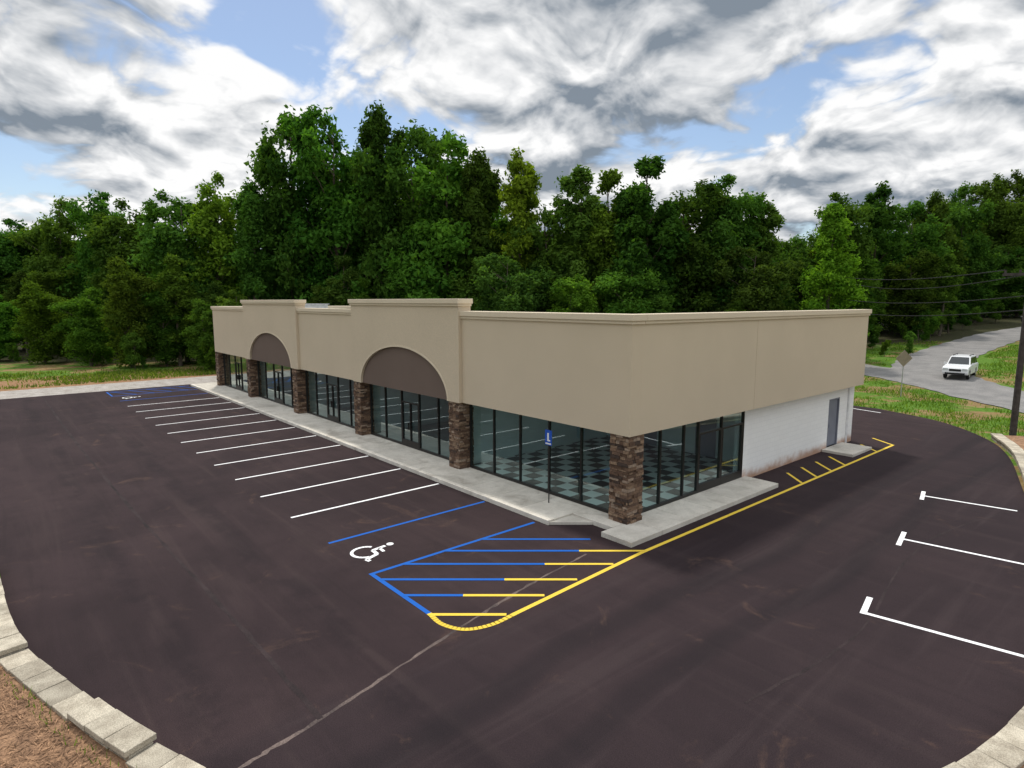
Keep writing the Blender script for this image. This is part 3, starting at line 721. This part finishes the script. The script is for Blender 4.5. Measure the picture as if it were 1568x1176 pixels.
for sg in (-1,1):
    m.box(-1.8,.1,sg*.58-.02,sg*.58+.02,1.90,1.94,0)
    for xx in (-1.7,-.1): m.box(xx,xx+.05,sg*.58-.02,sg*.58+.02,1.83,1.90,0)
    m.box(.75,.9,sg*1.0-.09,sg*1.0+.09,1.16,1.32,2)
m.obj('trim',[M_black,M_lamp,M_carpaint],car)
m=MB()
for cx in (-1.4,1.45):
    for sg in (-1,1):
        m.tube([(cx,sg*.70,.38),(cx,sg*.90,.38)],.38,20,0); m.tube([(cx,sg*.89,.38),(cx,sg*.915,.38)],.22,12,1)
m.obj('wheels',[M_tyre,M_metal],car)

# ------------------------------------------------------------------ light
tosun=Vector((-3.0,1.3,6.6)).normalized(); el=math.asin(tosun.z); az=math.atan2(tosun.x,tosun.y)
sd=bpy.data.lights.new('sun','SUN'); sd.energy=2.5; sd.angle=math.radians(4.0); sd.color=(1,.95,.87)
so=bpy.data.objects.new('sun',sd); COL.objects.link(so); so.rotation_euler=tosun.to_track_quat('Z','Y').to_euler(); so.location=(-20,10,60)
wd=bpy.data.worlds.new('World'); sc.world=wd; wd.use_nodes=True; nt=wd.node_tree; nt.nodes.clear(); g=N(nt)
out=nt.nodes.new('ShaderNodeOutputWorld')
sky=g.n('ShaderNodeTexSky'); sky.sky_type='NISHITA'; sky.sun_disc=False; sky.sun_elevation=el; sky.sun_rotation=az; sky.altitude=200
bg1=g.n('ShaderNodeBackground'); bg1.inputs[1].default_value=.13; g.l(sky.outputs[0],bg1.inputs[0])
tc=g.n('ShaderNodeTexCoord').outputs['Generated']
sep=g.n('ShaderNodeSeparateXYZ'); g.l(tc,sep.inputs[0])
zc=g.math('ADD',g.math('MAXIMUM',sep.outputs[2],0.),.36)
cb=g.n('ShaderNodeCombineXYZ'); g.l(g.math('DIVIDE',sep.outputs[0],zc),cb.inputs[0]); g.l(g.math('DIVIDE',sep.outputs[1],zc),cb.inputs[1])
P0=cb.outputs[0]
def shift(v,o):
    nd=g.n('ShaderNodeVectorMath',operation='ADD'); g.l(v,nd.inputs[0]); nd.inputs[1].default_value=o; return nd.outputs[0]
def dens(v):
    a=g.noise(v,1.9,7,.50,.2,'2D')
    b=g.noise(shift(v,(7.7,3.1,0)),5.0,5,.5,.3,'2D')
    bb=g.math('MULTIPLY',g.math('ABSOLUTE',g.math('SUBTRACT',b,.5)),.7)
    return g.math('ADD',a,bb)
d0=dens(P0); d1=dens(g.scale(P0,.955))
n3=g.noise(shift(P0,(4.2,1.7,0)),1.1,4,.5,.2,'2D')
cover=g.mr(g.math('ADD',d0,g.math('MULTIPLY',n3,.3)),.49,.625)
rel=g.math('MULTIPLY',g.math('SUBTRACT',d0,d1),2.8)
thick=g.mr(n3,.34,.62,.90,.44)
br=g.math('MINIMUM',g.math('MAXIMUM',g.math('ADD',thick,rel),.26),1.1)
cc=g.mix(g.mr(br,.26,1.0,0,1,False),(.23,.275,.33),(1.0,1.0,1.0))
up=g.mr(sep.outputs[2],.42,.8,1.0,2.2)  # added gain on the unseen upper sky, for more light on the facades
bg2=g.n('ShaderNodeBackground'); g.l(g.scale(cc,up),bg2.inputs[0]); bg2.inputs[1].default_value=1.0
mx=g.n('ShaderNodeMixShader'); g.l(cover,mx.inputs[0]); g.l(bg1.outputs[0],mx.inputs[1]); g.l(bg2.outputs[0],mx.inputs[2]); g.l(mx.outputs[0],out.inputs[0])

# ------------------------------------------------------------------ camera
cd=bpy.data.cameras.new('camera'); cam=bpy.data.objects.new('camera',cd); COL.objects.link(cam); sc.camera=cam
cd.sensor_width=36; cd.lens=21.63; cd.clip_end=5000; cd.clip_start=.1
cam.location=(11.46,-14.63,7.0)
th=math.radians(7.62); hd=math.radians(139.1)
dv=Vector((math.cos(hd)*math.cos(th),math.sin(hd)*math.cos(th),-math.sin(th)))
cam.rotation_euler=dv.to_track_quat('-Z','Y').to_euler()
